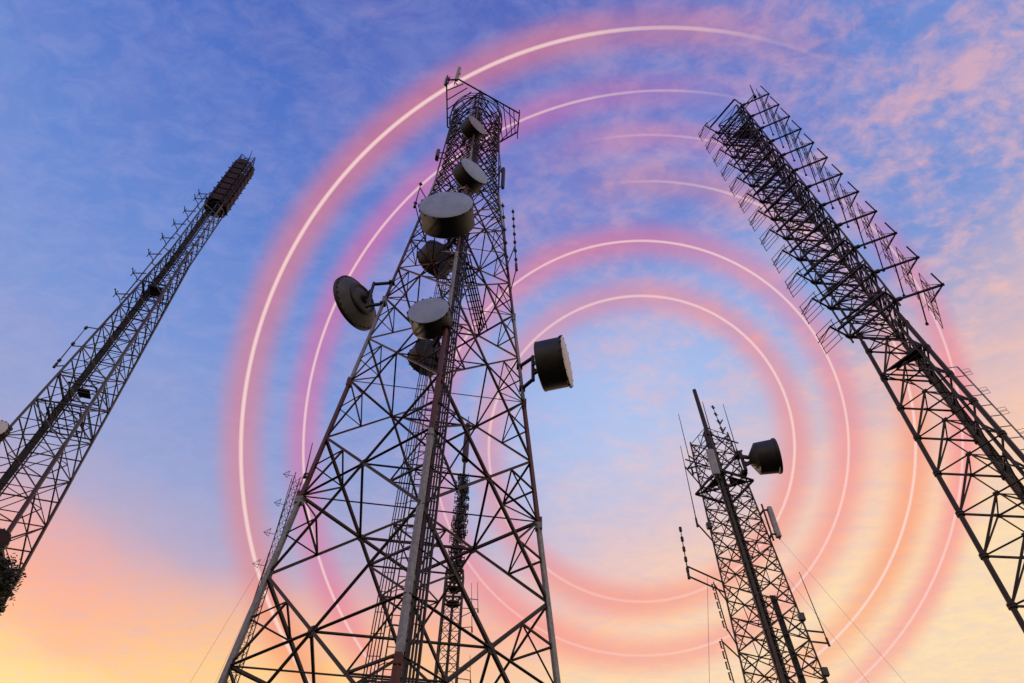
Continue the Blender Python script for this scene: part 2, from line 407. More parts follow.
def whip(label, p, q, r=.03, T=None, corners='', name='whip_antenna', els=0, armmat='dark_steel', group='whip antennas', armz=(.1, .35), elen=.25, arms=None, side=None):
    p, q = Vector(p), Vector(q)
    root = thing(name, p, label, 'antenna', group)
    rd = MB(); rd.tube(p, q, r, r * .55, 7)
    m = MB(); m.tube(p - (q - p).normalized() * .05, lerp(p, q, .09), r * 2.0, r * 1.8, 8); m.build('base', 'dark_steel', root)
    if els:
        m = rd; sd = Vector(side) if side else Vector((1, .3, 0))
        for i in range(els):
            c = lerp(p, q, .15 + .8 * i / max(1, els - 1)); m.tube(c - sd * elen * .5, c + sd * elen * .5, r * .8, n=5)
            m.tube(c + (q - p).normalized() * .12 - (q - p).normalized() * .24, c + (q - p).normalized() * .12, r * 2.2, n=6)
    rd.build('rod', 'black', root)
    if T is not None or arms:
        for j, t in enumerate(armz):
            c = lerp(p, q, t); tgt = Vector(arms[j]) if arms else T.k(corners, c.z)
            MB().bar(c, tgt, .06).build('arm', armmat, root)
    return root
whip('thin beaded whip antenna hugging right leg of tallest tower, below the dark panel', at_z(507.3, 268, 37), at_z(502.5, 203, 47), .05, A, 'R', els=5, elen=.3)
whip('beaded whip antenna farthest out on two arms, right of tallest tower', at_z(516.5, 270, 36.4), at_z(512.8, 209, 45.5), .045, A, 'R', els=7, elen=.22, armz=(.02, .36))
whip('slanting whip antenna sticking out left of the biggest drum dish', at_z(414.5, 207, 43.6), at_z(421, 183, 48), .05, A, 'L', els=2, elen=.3, armz=(.1, .8))
whip('thin rod antenna above the dark panel at right of tallest tower', at_z(501.5, 172, 52.8), at_z(499.3, 151, 57), .035, A, 'R', armz=(.1, .3))
whip('short thin whip antenna on left leg of tallest tower beside the far mast', A.k('L', 19.8) + Vector((-.15, -.1, 0)), at_y(312.5, 443, 24.8), .035, A, 'L', armz=(.02, .1))

# ================================================================== RIGHT TOWER (broadcast antennas on two sides)
Tt = Tower(20.771, 22, -27.62, [(0, 2.792), (28.2, 1.325), (62, 1.30)], -.0189, .0179, TRI)
CAGE = lambda n, z: Tt.k(n, z, 1.745 - Tt.a(z))        # corners of the wider antenna frame round the upper part
TF = [('L', 'F'), ('F', 'B'), ('B', 'L')]
rootR = thing('lattice_tower', (Tt.X, Tt.Y, GZ), 'dark three-legged lattice tower at right, bristling with rows of bracket antennas', 'tower', 'lattice radio towers')
footings(Tt, rootR, .7)
for n in TRI:
    m = MB(); o = Tt.out(n); x = (-o + Vector((-o.y, o.x, 0))).normalized()
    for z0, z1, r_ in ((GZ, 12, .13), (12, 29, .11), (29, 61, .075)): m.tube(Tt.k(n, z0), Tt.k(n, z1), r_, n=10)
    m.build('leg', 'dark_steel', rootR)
lv = [28.2, 26.05, 23.95, 22.0, 19.9, 17.75, 15.75, 13.65, 11.3, 8.6, 5.6, 2.2, GZ]
for f in TF:
    m = MB()
    for z1, z0 in zip(lv, lv[1:]):
        P, Q = Tt.k(f[0], z1), Tt.k(f[1], z1); c = lerp(P, Q, .5)
        m.angle(P, Q, .075); m.angle(c, Tt.k(f[0], z0), .075); m.angle(c, Tt.k(f[1], z0), .075)
        e = (Q - P).normalized(); n_ = e.cross(UP)
        m.box(c, e * .12, UP * .10, n_ * .02)
        m.lathe(P - UP * .09, UP, [(0, .17), (.07, .17), (.075, .14), (.105, .14), (.11, .17), (.18, .17)], 12)
    z = 28.2
    while z < 60:
        z1 = z + 1.495
        m.angle(Tt.k(f[0], z), Tt.k(f[1], z1), .065); m.angle(Tt.k(f[1], z), Tt.k(f[0], z1), .065); m.angle(Tt.k(f[0], z1), Tt.k(f[1], z1), .05); z = z1
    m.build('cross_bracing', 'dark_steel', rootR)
for z in lv[:-1]:
    m = MB(); mid = [lerp(Tt.k(a, z), Tt.k(b, z), .5) for a, b in TF]
    for k in range(3): m.angle(mid[k], mid[(k + 1) % 3], .06)
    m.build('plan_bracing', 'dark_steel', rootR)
for n in TRI:
    m = MB(); m.bar(CAGE(n, 29.2), CAGE(n, 60.2), .08); m.build('frame_post', 'dark_steel', rootR)
for i in range(12):
    z = 29.7 + 29.9 * i / 11; m = MB()
    for a, b in TF: m.bar(CAGE(a, z), CAGE(b, z), .13, .10)
    for n in TRI: m.bar(Tt.k(n, z - .1), CAGE(n, z), .07)
    if i < 11:
        z2 = 29.7 + 29.9 * (i + 1) / 11; zm = (z + z2) / 2
        for a, b in TF: m.bar(CAGE(a, z), lerp(CAGE(a, z2), CAGE(b, z2), .5), .05); m.bar(CAGE(b, z), lerp(CAGE(a, z2), CAGE(b, z2), .5), .05); m.bar(CAGE(a, zm), CAGE(b, zm), .06); m.bar(CAGE(a, zm), Tt.k(b, zm), .045)
    m.build('frame_ring', 'dark_steel', rootR)
# feeders and cable ladders
m = MB(); cb = MB()
p, q = Tt.k('B', GZ) + Vector((-.1, -.45, 0)), Tt.k('B', 28.3) + Vector((-.1, -.4, 0)); md = Tt.k('B', 28.2) + Vector((-.1, -.4, 0))
for a, b in ((p, md), (md, q)):
    ladder(m, a, b, (1, .2, 0), .42, .5, .025, .04)
    for j in range(4): cb.tube(a + Vector((-.16 + .105 * j, .08, 0)), b + Vector((-.16 + .105 * j, .08, 0)), .04, n=6)
p, q = Tt.k('F', GZ) + Vector((-.25, .42, 0)), Tt.k('F', 29) + Vector((-.22, .32, 0))
for j in range(3): cb.tube(p + Vector((.09 * j, .03 * j, 0)), q + Vector((.09 * j, .03 * j, 0)), .04, n=6)
cb.build('feeder_cable', 'black', m.build('cable_ladder', 'dark_steel', rootR))
# outer climbing rail with hoops on the right
m = MB(); p, q = Tt.k('F', 2) + Vector((.95, -.1, 0)), Tt.k('F', 24.4) + Vector((.55, -.1, 0))
m.bar(p, q, .05)
for i in range(34):
    c = lerp(p, q, i / 33.0)
    m.bar(c, c + Vector((-.45, .1, 0)), .03)
    if i % 2 == 0:
        for hgt in (0, .22): m.path([c + Vector((0, 0, hgt)), c + Vector((.28, -.12, hgt)), c + Vector((.28, -.12, hgt + .16)), c + Vector((0, 0, hgt + .16))], .012, 4)
m.build('climbing_rail', 'grey_steel', rootR)
for z in (26.4, 57.6):
    m = MB(); ks = [Tt.k(n, z) if z < 30 else CAGE(n, z) for n in 'LFB']; c = Tt.c(z)
    for t in (.98, .5):
        qs = [lerp(c, k_, t) for k_ in ks]
        for k in range(3): m.bar(qs[k], qs[(k + 1) % 3], .07)
    tri = [lerp(c, k_, .45 if z > 30 else .9) for k_ in (ks if z > 30 else (ks[0], ks[1], lerp(ks[1], ks[2], .4)))]
    m.prism([[v_ + UP * .04 for v_ in tri], [v_ + UP * .07 for v_ in tri]])
    if z < 30: m.bar(ks[0], ks[0] + Vector((-.45, -.5, -.6)), .09); m.bar(ks[0] + Vector((-.45, -.5, -.6)), lerp(ks[0], ks[2], .6) - UP * .7, .05)
    m.build('platform', 'dark_steel', rootR)
# antenna bays
N_BAY = 12; Z0, Z1 = 29.7, 59.6
ORD = ['lowest', 'second lowest', 'third lowest', 'fourth lowest', 'fifth lowest', 'sixth lowest', 'sixth highest', 'fifth highest', 'fourth highest', 'third highest', 'second highest', 'topmost']
def dv(az): return Vector((math.cos(R(az)), math.sin(R(az)), 0))
def right_bay(z):
    base = CAGE('F', z); ax = dv(333); tip = base + ax * 2.3
    b = MB(); b.bar(base - ax * .2, tip, .10); b.box(base + ax * .1, ax * .18, dv(63) * .09, UP * .08); b.box(tip, ax * .06, dv(63) * .06, UP * .06)
    d = MB()
    for az, ln in ((217, 1.1), (97, 1.2)): d.tube(tip, tip + dv(az) * ln, .045, n=6)
    rf = MB(); mid = base + ax * 1.1; a2 = dv(58)
    rf.bar(mid - a2 * .1, mid + a2 * 2.4, .06); rf.box(mid + a2 * 2.4, ax * .07, a2 * .06, UP * .06)
    s = MB(); p = base + ax * 1.6 + UP * .1; L_ = 2.9
    H_ = .8
    for h in (-H_, 0, H_): s.tube(p + UP * h - a2 * .5, p + UP * h + a2 * (L_ - .5), .022, n=5)
    n = 6
    for i in range(n):
        u, w = -.5 + L_ * i / n, -.5 + L_ * (i + 1) / n; sg = 1 if i % 2 else -1
        s.tube(p + a2 * u + UP * H_ * sg, p + a2 * w - UP * H_ * sg, .016, n=4)
        s.tube(p + a2 * u - UP * H_, p + a2 * u + UP * H_, .018, n=4)
    st = MB(); st.tube(tip + UP * .05, p + UP * .28, .018, n=5); st.tube(tip, mid + a2 * 1.2, .014, n=5)
    return base, (('boom', b), ('dipole', d), ('side_arm', rf), ('lattice_reflector', s), ('stay', st))
def left_bay(z):
    base = CAGE('L', z); ax = dv(208); tip = base + ax * 1.5
    b = MB(); b.bar(base - ax * .2, tip, .09); b.box(base + ax * .1, ax * .16, dv(115) * .09, UP * .08)
    n_ = CAGE('F', z); o = dv(213) * .95
    b.bar(base + o, n_ + o, .12); b.bar(n_, n_ + o, .09)
    d = MB()
    for az, ln in ((315, 1.25), (103, 1.2)): d.tube(tip, tip + dv(az) * ln, .028, n=6)
    g = MB(); sp = tip + dv(103) * 1.05 - UP * .25
    g.tube(sp - UP * .85, sp + UP * .85, .022, n=5)
    g.tube(sp - UP * .85 + dv(296) * 1.15, sp + UP * .85 + dv(296) * 1.15, .02, n=5)
    for k in range(5): g.tube(sp + UP * (-.82 + .41 * k) - dv(296) * .05, sp + UP * (-.82 + .41 * k) + dv(296) * 1.25, .019, n=5)
    g.tube(tip, sp, .02, n=5)
    return base, (('boom', b), ('dipole', d), ('grid_reflector', g))
def copy_thing(src, loc, label):
    r = src.copy(); C.objects.link(r); r.location = loc; r['label'] = label
    for ch in src.children: c = ch.copy(); C.objects.link(c); c.parent = r
    return r
for fn, side, grp in ((right_bay, 'right', 'bracket antennas right of the dark tower'), (left_bay, 'left', 'comb antennas left of the dark tower')):
    src = None
    for i in range(N_BAY):
        z = Z0 + (Z1 - Z0) * i / (N_BAY - 1)
        lab = (f'{ORD[i]} arrow-ended bracket antenna on right side of the dark right-hand tower' if side == 'right'
               else f'{ORD[i]} comb-like grid antenna on left side of the dark right-hand tower')
        corner = CAGE('F' if side == 'right' else 'L', z)
        if src is None:
            base, parts = fn(z); src = thing('bracket_antenna' if side == 'right' else 'grid_antenna', base, lab, 'antenna', grp); b0_ = base
            for nm, mb in parts: mb.build(nm, 'dark_steel', src)
        else: copy_thing(src, corner + Vector((0, 0, EYE)), lab)
whip('pointed spike antenna on the top of the dark right-hand tower', at_y(755, 97, 20.4), at_y(750, 85, 20.4), .07, Tt, 'F', armz=(.05, .2), group='whip antennas')

# ================================================================== LEFT TOWER
Lw = Tower(-30.90, 35, 60.0, [(0, 4.40), (54, 1.13), (76, 1.08)], -.0055, -.0049)
rootL = thing('lattice_tower', (Lw.X, Lw.Y, GZ), 'slim lattice tower leaning in from left edge with dark antenna stack on top', 'tower', 'lattice radio towers')
footings(Lw, rootL, .8)
for n in 'LFRB':
    m = MB(); o = Lw.out(n); x = (-o + Vector((-o.y, o.x, 0))).normalized()
    for z0, z1, w in ((GZ, 30, .21), (30, 54, .18), (54, 75, .12)): m.angle(Lw.k(n, z0), Lw.k(n, z1), w, w * .2, side=x)
    m.build('leg', 'mid_steel', rootL)
zl = [GZ, 4, 9.2, 14, 18.4, 22.4, 26.1, 29.6, 32.9, 36.0, 39.0, 41.9, 44.6, 47.2, 49.6, 51.9, 54]
for f in FACES:
    m = MB()
    for z0, z1 in zip(zl, zl[1:]):
        xpanel(m, m, Lw, f, z0, z1, .075, redund=False); m.angle(Lw.k(f[0], z1), Lw.k(f[1], z1), .06)
    z = 54
    while z < 74.5: xpanel(m, None, Lw, f, z, z + 1.5, .06, redund=False); z += 1.5
    m.build('cross_bracing', 'mid_steel', rootL)
for z in zl[1:]:
    mid = [lerp(Lw.k(a, z), Lw.k(b, z), .5) for a, b in FACES]
    m = MB()
    for k in range(4): m.angle(mid[k], mid[(k + 1) % 4], .055)
    m.build('plan_bracing', 'mid_steel', rootL)
m = MB(); cb = MB()
p, q = Lw.k('B', GZ) + Vector((.35, -.35, 0)), Lw.k('B', 73) + Vector((.3, -.3, 0)); md = Lw.k('B', 54) + Vector((.3, -.3, 0))
for a, b in ((p, md), (md, q)):
    ladder(m, a, b, (1, .3, 0), .62, .5, .035, .07)
    for j in range(6): cb.tube(a + Vector((-.28 + .11 * j, -.1, 0)), b + Vector((-.28 + .11 * j, -.1, 0)), .05, n=6)
cb.build('feeder_cable', 'black', m.build('cable_ladder', 'dark_steel', rootL))
for z in (33.2, 35.8, 48.6):
    m = MB(); ks = [Lw.k(n, z) for n in 'LFRB']; c = Lw.c(z)
    for t in (.97, .6):
        qs = [lerp(c, k_, t) for k_ in ks]
        for k in range(4): m.bar(qs[k], qs[(k + 1) % 4], .08)
    if z < 34:
        for i in range(1, 6): m.bar(lerp(ks[0], ks[1], i / 6), lerp(ks[3], ks[2], i / 6), .06)
    else: m.prism([[lerp(c, k_, .27 if z < 40 else .5) for k_ in ks], [lerp(c, k_, .27 if z < 40 else .5) + UP * .06 for k_ in ks]])
    m.build('platform', 'dark_steel', rootL)
# stacked panel antennas at its top
src = None; UG = 'panel antennas packed round the top of the left tower'
def stack_panel():
    r = thing('panel_antenna', (0, 0, 0), 'dark red box panel antenna in the stack packed round the top of the left tower', 'antenna', UG)
    m = MB(); m.box((.10, 0, 0), (.12, 0, 0), (0, .46, 0), (0, 0, .5)); m.build('housing', 'stack_panel', r)
    m = MB()
    for y in (-.5, .5): m.bar((-.05, y, -.6), (-.05, y, .6), .08)
    for zz_ in (-.5, .5): m.bar((.0, -.72, zz_), (.0, .72, zz_), .07)
    for y in (-.72, .72): m.bar((.0, y, -.6), (.0, y, .6), .07); m.bar((.02, y, -.2), (.22, y, -.2), .09)
    m.build('bracket', 'dark_steel', r)
    return r
src = stack_panel(); first = True
for f in FACES:
    for i in range(8):
        z = 64.3 + i * 1.22
        p = lerp(Lw.k(f[0], z, .12), Lw.k(f[1], z, .12), .5); nrm = (p - Lw.c(z)); nrm.z = 0
        o = src if first else copy_thing(src, (0, 0, 0), src['label']); first = False
        o.location = p + nrm.normalized() * .05 + Vector((0, 0, EYE)); o.rotation_euler.z = math.atan2(nrm.y, nrm.x)
whip('thin rod antenna on the very top of the left-hand tower', Lw.c(74.5), at_y(252.5, 150.5, 34.5), .06, None, name='whip_antenna')
# row of dipoles on an outrigger pole up its left side
def dip_pts(u, v): return at_y(u, v, Lw.k('L', 45).y)
pl0, pl1 = dip_pts(121, 300), dip_pts(207, 194)
pole = thing('antenna_pole', pl0, 'thin pole with arms running up beside the upper left leg of left tower', 'pole')
m = MB(); m.tube(pl0, pl1, .05, n=8); m.build('tube', 'mid_steel', pole)
for t in [0.02, .16, .3, .44, .58, .72, .86, .98]:
    c = lerp(pl0, pl1, t); MB().bar(c, Lw.k('L', min(c.z, 70)), .06).build('arm', 'mid_steel', pole)
DLAB = ['lowest', 'second', 'third', 'fourth', 'fifth', 'sixth', 'seventh', 'topmost']
for i, (u, v) in enumerate([(117.3, 292.2), (133.4, 274.6), (146.6, 257), (159.7, 241), (173, 226.3), (184.6, 211.7), (195.7, 197), (206.6, 185.4)]):
    t = min(1, max(0, (300 - v - 3) / 106.0)); on = lerp(pl0, pl1, t); c = dip_pts(u, v); ax = (c - on); ax.z = 0; ax.normalize()
    c = on + ax * .85
    lab = {0: 'lowest hooked dipole antenna on the pole beside the left tower', 7: 'topmost hooked dipole antenna on the pole beside the left tower'}.get(i, f'hooked dipole antenna, {DLAB[i]} from the bottom of the pole beside left tower')
    r = thing('dipole_antenna', on, lab, 'antenna', 'dipoles up the side of the left tower')
    m = MB(); m.bar(on - ax * .3, c, .07); m.build('boom', 'dark_steel', r)
    m = MB(); sd = ax.cross(UP)
    for s_ in (-1, 1): m.path([c, c + sd * s_ * .45 + UP * .1 - ax * .1, c + sd * s_ * .7 - UP * .35 - ax * .3], .04, 6)
    m.tube(c - UP * .45, c + UP * .45, .035, n=6)
    m.build('dipole', 'dark_steel', r)
whip('long thin whip antenna bracketed to outer left leg of the left-hand tower', at_y(54, 367, 33.0), at_y(87.5, 326, 33.0), .05, Lw, 'L', els=3, elen=.25, armz=(.02, .5, .97))
dish('pale round dish cut by left photo edge on the left-hand tower', at_y(-3, 431, 32.4), -80, .66, .5, Lw, 'L', radome='radome_pale')
dish('small dark red dish at the left photo edge above the tree', at_y(-4, 541, 31.5), -60, .6, .5, Lw, 'R', radome='stack_panel')

# ================================================================== SMALL TOWER lower right
S = Tower(12.424, 30, -24.03, [(0, 2.1476), (28, 1.14), (32, 1.02)], -.017, .007)
rootS = thing('lattice_tower', (S.X, S.Y, GZ), 'short lattice tower at lower right with one dark dish near its top', 'tower', 'lattice radio towers')
footings(S, rootS, .6)
for n in 'LFRB':
    m = MB(); o = S.out(n); x = (-o + Vector((-o.y, o.x, 0))).normalized()
    for z0, z1, w in ((GZ, 14, .13), (14, 28.4, .10)): m.angle(S.k(n, z0), S.k(n, z1), w, w * .2, side=x)
    m.build('leg', 'dark_steel', rootS)
zs_ = [GZ, 1, 3.3, 5.5, 7.7, 9.8, 11.8, 13.7, 15.5, 17.2, 18.9, 20.5, 22.0, 23.5, 25.0, 26.6, 28.2]
for f in FACES:
    m = MB()
    for z0, z1 in zip(zs_, zs_[1:]):
        xpanel(m, None, S, f, z0, z1, .055, redund=True); m.angle(S.k(f[0], z1), S.k(f[1], z1), .045)
    m.build('cross_bracing', 'dark_steel', rootS)
m = MB()
for z in zs_[1:]:
    mid = [lerp(S.k(a, z), S.k(b, z), .5) for a, b in FACES]
    m = MB()
    for k in range(4): m.angle(mid[k], mid[(k + 1) % 4], .035)
    m.build('plan_bracing', 'dark_steel', rootS)
m = MB(); cb = MB(); o = Vector((.12, .22, 0))
p, q = S.k('F', GZ) + o, S.k('F', 28) + o
ladder(m, p, q, (1, .3, 0), .42, .42, .03, .06)
for j in range(7): cb.tube(p + Vector((-.2 + .065 * j, -.07 * (j % 2), 0)), q + Vector((-.2 + .065 * j, -.07 * (j % 2), 0)), .045, n=6)
p, q = lerp(S.k('F', GZ), S.k('R', GZ), .42), lerp(S.k('F', 17.5), S.k('R', 17.5), .42)
for j in range(3): cb.tube(p + Vector((.1 * j, .2, 0)), q + Vector((.1 * j, .2, 0)), .05, n=6)
cb.build('feeder_cable', 'black', m.build('cable_ladder', 'dark_steel', rootS))
m = MB(); m.tube(S.k('F', 24.5) + Vector((0, -.12, 0)), S.k('F', 31.4) + Vector((0, -.12, 0)), .14, .12, 10); m.build('top_mast', 'dark_steel', rootS)
m = MB(); zh = 24.6; cS = S.c(zh)
for n in 'LFRB':
    m.bar(cS, S.k(n, zh, .35), .08); m.bar(S.k(n, zh, .35), S.k({'L': 'F', 'F': 'R', 'R': 'B', 'B': 'L'}[n], zh, .35), .09)
m.prism([[S.k('L', zh), lerp(S.k('L', zh), S.k('F', zh), .75), lerp(cS, S.k('F', zh), .3)], [v_ + UP * .05 for v_ in (S.k('L', zh), lerp(S.k('L', zh), S.k('F', zh), .75), lerp(cS, S.k('F', zh), .3))]])
m.prism([[lerp(S.k('F', zh), S.k('R', zh), .3), S.k('R', zh), lerp(cS, S.k('R', zh), .3)], [v_ + UP * .05 for v_ in (lerp(S.k('F', zh), S.k('R', zh), .3), S.k('R', zh), lerp(cS, S.k('R', zh), .3))]])
m.build('platform', 'dark_steel', rootS)
m = MB()
for n, a_, b_ in (('L', 26.5, .5), ('F', 27.4, .35), ('R', 26.8, .4), ('B', 27.2, .5)):
    m.bar(S.k(n, a_), S.k(n, a_, b_), .07); m.bar(S.k(n, a_, b_), S.k({'L': 'F', 'F': 'R', 'R': 'B', 'B': 'L'}[n], a_, b_), .06)
m.build('head_frame', 'dark_steel', rootS)
dish('dark flared drum dish facing right on top of the short lower right tower', at_y(766, 457.5, 29.0), -15, 1.0, 1.1, S, 'R', kind='cone')
panel('tall grey panel antenna on the front of the short tower head', at_y(713, 462, 28.35), -100, 1.75, .42, .18, 'panel_grey', S, 'F')
panel('slim grey panel antenna on two brackets right of the short tower', at_y(774, 522, 29.2), 0, 1.85, .26, .24, 'panel_grey', S, 'R')
SG = 'whip antennas'
whip('whip antenna at upper left corner of the short tower head', S.k('L', 26.0, .25), at_y(678.5, 414, 29.3), .03, S, 'L', armz=(.02, .3))
whip('long whip antenna hanging beside left leg of the short tower', at_y(697.5, 526, 29.2), at_y(680.5, 446, 29.2), .03, S, 'L', armz=(.03, .72))
whip('whip antenna with small crossbars just right of the short tower mast', at_y(723, 433, 30.2), at_y(712.5, 406, 30.2), .03, S, 'R', els=4, elen=.3, armz=(.02, .3), name='yagi_antenna')
whip('thin whip antenna at upper right corner of the short tower head', S.k('R', 26.6, .1), at_y(723, 404, 29.5), .03, S, 'R', armz=(.02, .25))
whip('thin rod antenna standing right against the short tower mast', S.k('F', 27.6, .0) + Vector((.25, 0, 0)), at_y(702.5, 402, 28.9), .035, S, 'F', armz=(.02, .2))
wl = whip('dashed whip antenna on two long arms left of the short tower', at_y(689, 578, 29.4), at_y(680, 527, 29.4), .035, S, 'L', els=5, elen=.03, armz=(.03, .22))
whip('long bare whip antenna on bracket at lower right of short tower', at_y(829, 645, 29.6), at_y(799.2, 572, 29.6), .03, S, 'R', armz=(.02, .16))
for k_, (a_, b_, lab) in enumerate((((727.5, 631), (713.5, 582), 'upper of two dashed collinear antennas against left leg of short tower'), ((737.5, 695), (721.5, 639), 'lower of two dashed collinear antennas against left leg of short tower'))):
    p, q = at_y(*a_, 29.3), at_y(*b_, 29.3)
    r = thing('collinear_antenna', p, lab, 'antenna', 'collinear antennas')
    m = MB(); m.tube(p, q, .03, n=6); m.build('rod', 'black', r)
    m = MB(); sd = Vector((-1, -.2, 0)).normalized() * .12
    for i in range(5):
        u0, u1 = .06 + i * .19, .06 + i * .19 + .13
        m.tube(lerp(p, q, u0) + sd, lerp(p, q, u1) + sd, .035, n=6)
        for u in (u0, u1): m.tube(lerp(p, q, u), lerp(p, q, u) + sd, .016, n=5)
    m.build('dipole', 'black', r)
    for u in (.05, .95): c = lerp(p, q, u); MB().bar(c, S.k('L', c.z), .05).build('arm', 'dark_steel', r)
BX = 'small equipment boxes on the short tower'
for u, v, n, lab in ((709, 526, 'L', 'small dark equipment box on left leg of short tower near its head'), (801.5, 617, 'R', 'small dark equipment box on right leg of short tower above the long whip bracket'), (825, 672, 'R', 'small dark equipment box on right leg of short tower below the long whip bracket')):
    c = at_y(u, v, S.k(n, 18).y - .1); leg = S.k(n, c.z); c = lerp(leg, c, min(1, .45 / max(.01, (c - leg).length)))
    r = thing('equipment_box', c, lab, 'box', BX)
    m = MB(); m.box(c, (.13, 0, 0), (0, .1, 0), (0, 0, .17)); m.build('case', 'panel_dark', r)
    m = MB(); m.bar(c, leg, .06); m.build('bracket', 'dark_steel', r)

# ================================================================== FAR MASTS
G = Tower(-27.0, 70, 20, [(0, .42), (60, .42)])
GA = {0: 100, 1: 220, 2: 340}
def gk(i, z): return Vector((-27.25 + .62 * math.cos(R(GA[i])), 70 + .62 * math.sin(R(GA[i])), z))
rootG = thing('guyed_mast', (-27.25, 70, GZ), 'thin triangular guyed mast far behind the left leg of tallest tower', 'mast')
for i in range(3): m = MB(); m.tube(gk(i, GZ), gk(i, 57.8), .06, n=6); m.build('leg', 'dark_steel', rootG)
m = MB(); z = GZ; k = 0
while z < 57:
    for i in range(3):
        m.tube(gk(i, z), gk((i + 1) % 3, z), .032, n=4); m.tube(gk(i, z), gk((i + 1) % 3, z + 1.05), .032, n=4)
    z += 1.05
m.build('lattice_bracing', 'dark_steel', rootG)
gp0, gp1 = at_y(258, 592, 69.2), at_y(292, 478, 69.2)
pole = thing('antenna_pole', gp0, 'thin dipole pole fixed alongside the far guyed mast', 'pole')
m = MB(); m.tube(gp0, gp1, .045, n=6); m.build('tube', 'dark_steel', pole)
for t in (.03, .22, .48, .74, .97): c = lerp(gp0, gp1, t); MB().tube(c, gk(1, c.z), .03, n=5).build('arm', 'dark_steel', pole)
for i, (u, v, lab) in enumerate(((283, 474, 'arrow-shaped dipole antenna, topmost on the far guyed mast'), (274, 502.5, 'arrow-shaped dipole antenna, second from top on the far guyed mast'), (263.5, 532, 'arrow-shaped dipole antenna, third from top on the far guyed mast'), (252.5, 563.5, 'arrow-shaped dipole antenna, lowest on the far guyed mast'))):
    c = at_y(u, v, 69.2); t = (592 - v - 4) / 114.0; on = lerp(gp0, gp1, min(1, t)); on.z = c.z + .0
    r = thing('dipole_antenna', on, lab, 'antenna', 'dipoles on the far guyed mast')
    ax = (c - on); m = MB(); m.tube(gk(1, on.z), c, .035, n=5); m.build('boom', 'dark_steel', r)
    m = MB(); d = ax.normalized(); sd = d.cross(UP).normalized()
    for s_ in (-1, 1): m.tube(c, c - d * .75 + UP * s_ * .55, .03, n=5); m.tube(c - d * .75 + UP * s_ * .55, c - d * .2 + UP * s_ * .1 + sd * .3, .02, n=4)
    m.tube(c - d * .75 - UP * .6, c - d * .75 + UP * .6, .025, n=5)
    m.build('dipole', 'dark_steel', r)

# mast with a bristling antenna column, behind the main tower
bx, by = -5.55, 65
rootB = thing('lattice_mast', (bx, by, GZ), 'far lattice mast with bushy antenna column seen through the tallest tower', 'mast')
bw = lambda z: 1.05 + (40 - z) * .012
def bk_(i, z): return Vector((bx + bw(z) * math.cos(R(45 + 90 * i)) * 1.2, by + bw(z) * math.sin(R(45 + 90 * i)), z))
for i in range(4): m = MB(); m.tube(bk_(i, GZ), bk_(i, 40.6), .10, n=6); m.build('leg', 'dark_steel', rootB)
m = MB(); z = GZ
while z < 40:
    for i in range(4):
        j = (i + 1) % 4; m.bar(bk_(i, z), bk_(j, z + 2.0), .06); m.bar(bk_(j, z), bk_(i, z + 2.0), .06); m.bar(bk_(i, z + 2), bk_(j, z + 2), .06)
    z += 2.02
m.build('cross_bracing', 'dark_steel', rootB)
m = MB()
for z in (37.6, 39.2, 40.6):
    for i in range(4): m.bar(bk_(i, z), bk_((i + 1) % 4, z), .17); m.bar(Vector((bx, by, z - .8)), bk_(i, z), .14)
    m.lathe((bx, by, z - .5), UP, [(0, .65), (.2, .7), (.3, .3)], 12)
m.build('platform', 'dark_steel', rootB)
m = MB(); m.tube((bx, by, GZ), (bx, by, 46), .15, n=10); m.tube((bx, by, 45), (bx, by, 63.0), .2, .14, 10); colB = m.build('column', 'dark_steel', rootB)
m = MB(); m.lathe((bx, by, 56.2), UP, [(0, .30), (.1, .42), (6.3, .36), (6.6, .2)], 14); m.tube((bx, by, 62), (bx, by, 64.0), .06, n=6); m.build('radome_tube', 'red_panel', colB)
rod = MB()
for i in range(850):
    z = 40.6 + 13.6 * random.random(); t = random.random() * 6.283; zf = (z - 40.6) / 13.6
    r1 = random.uniform(.45, 1.0) * (1 if zf < .9 else .75)
    d = Vector((math.cos(t), math.sin(t), random.uniform(-.2, .4))); c = Vector((bx, by, z))
    rod.bar(c + d * .15, c + d * r1, .055)
    if i % 2 == 0: rod.bar(c + d * r1 - UP * .25, c + d * r1 + UP * .25, .075)
rod.build('antenna_elements', 'black', colB)['kind'] = 'stuff'
for u, v0, v1, lab in ((472, 632, 583, 'short whip antenna right of the far bushy mast, beside its platform'), (478, 612, 582, 'outer whip antenna right of the far bushy mast, beside its platform'), (470.5, 683, 655, 'low whip antenna right of the far bushy mast')):
    p, q = at_y(u, v0, 64.2), at_y(u - .5, v1, 64.2)
    whip(lab, p, q, .04, arms=[bk_(3, p.z + .4), bk_(3, p.z + 1.5)], armz=(.1, .4))
# guy wires
def wire(label, p, q, sag=.6, r=.012):
    p, q = Vector(p), Vector(q); m = MB()
    pts = [lerp(p, q, i / 14) - UP * (sag * math.sin(math.pi * i / 14)) for i in range(15)]
    m.path(pts, r, 5); o = m.build('guy_wire', 'dark_steel'); o.location = (0, 0, 0)
    return tag(o, label, 'wire', 'guy wires')
wire('thin guy wire slanting down from right side of the short tower', S.k('R', 22.2), Vector((24, 29, GZ)), .2, .006)
wire('lower thin guy wire slanting down from right side of the short tower', S.k('R', 19.0), Vector((21.5, 29, GZ)), .2, .006)
wire('thin vertical cable hanging left of the short tower', S.k('L', 19.3) + Vector((-.75, -.2, 0)), at_y(711, 760, S.k('L', 19.3).y), 0, .009)
wire('thin guy wire slanting down left from the far guyed mast', gk(1, 46), Vector((-33.9, 60, GZ)), .4, .012)
wire('steeper thin guy wire slanting down left from the far guyed mast', gk(1, 40), Vector((-29.2, 62, GZ)), .4, .012)

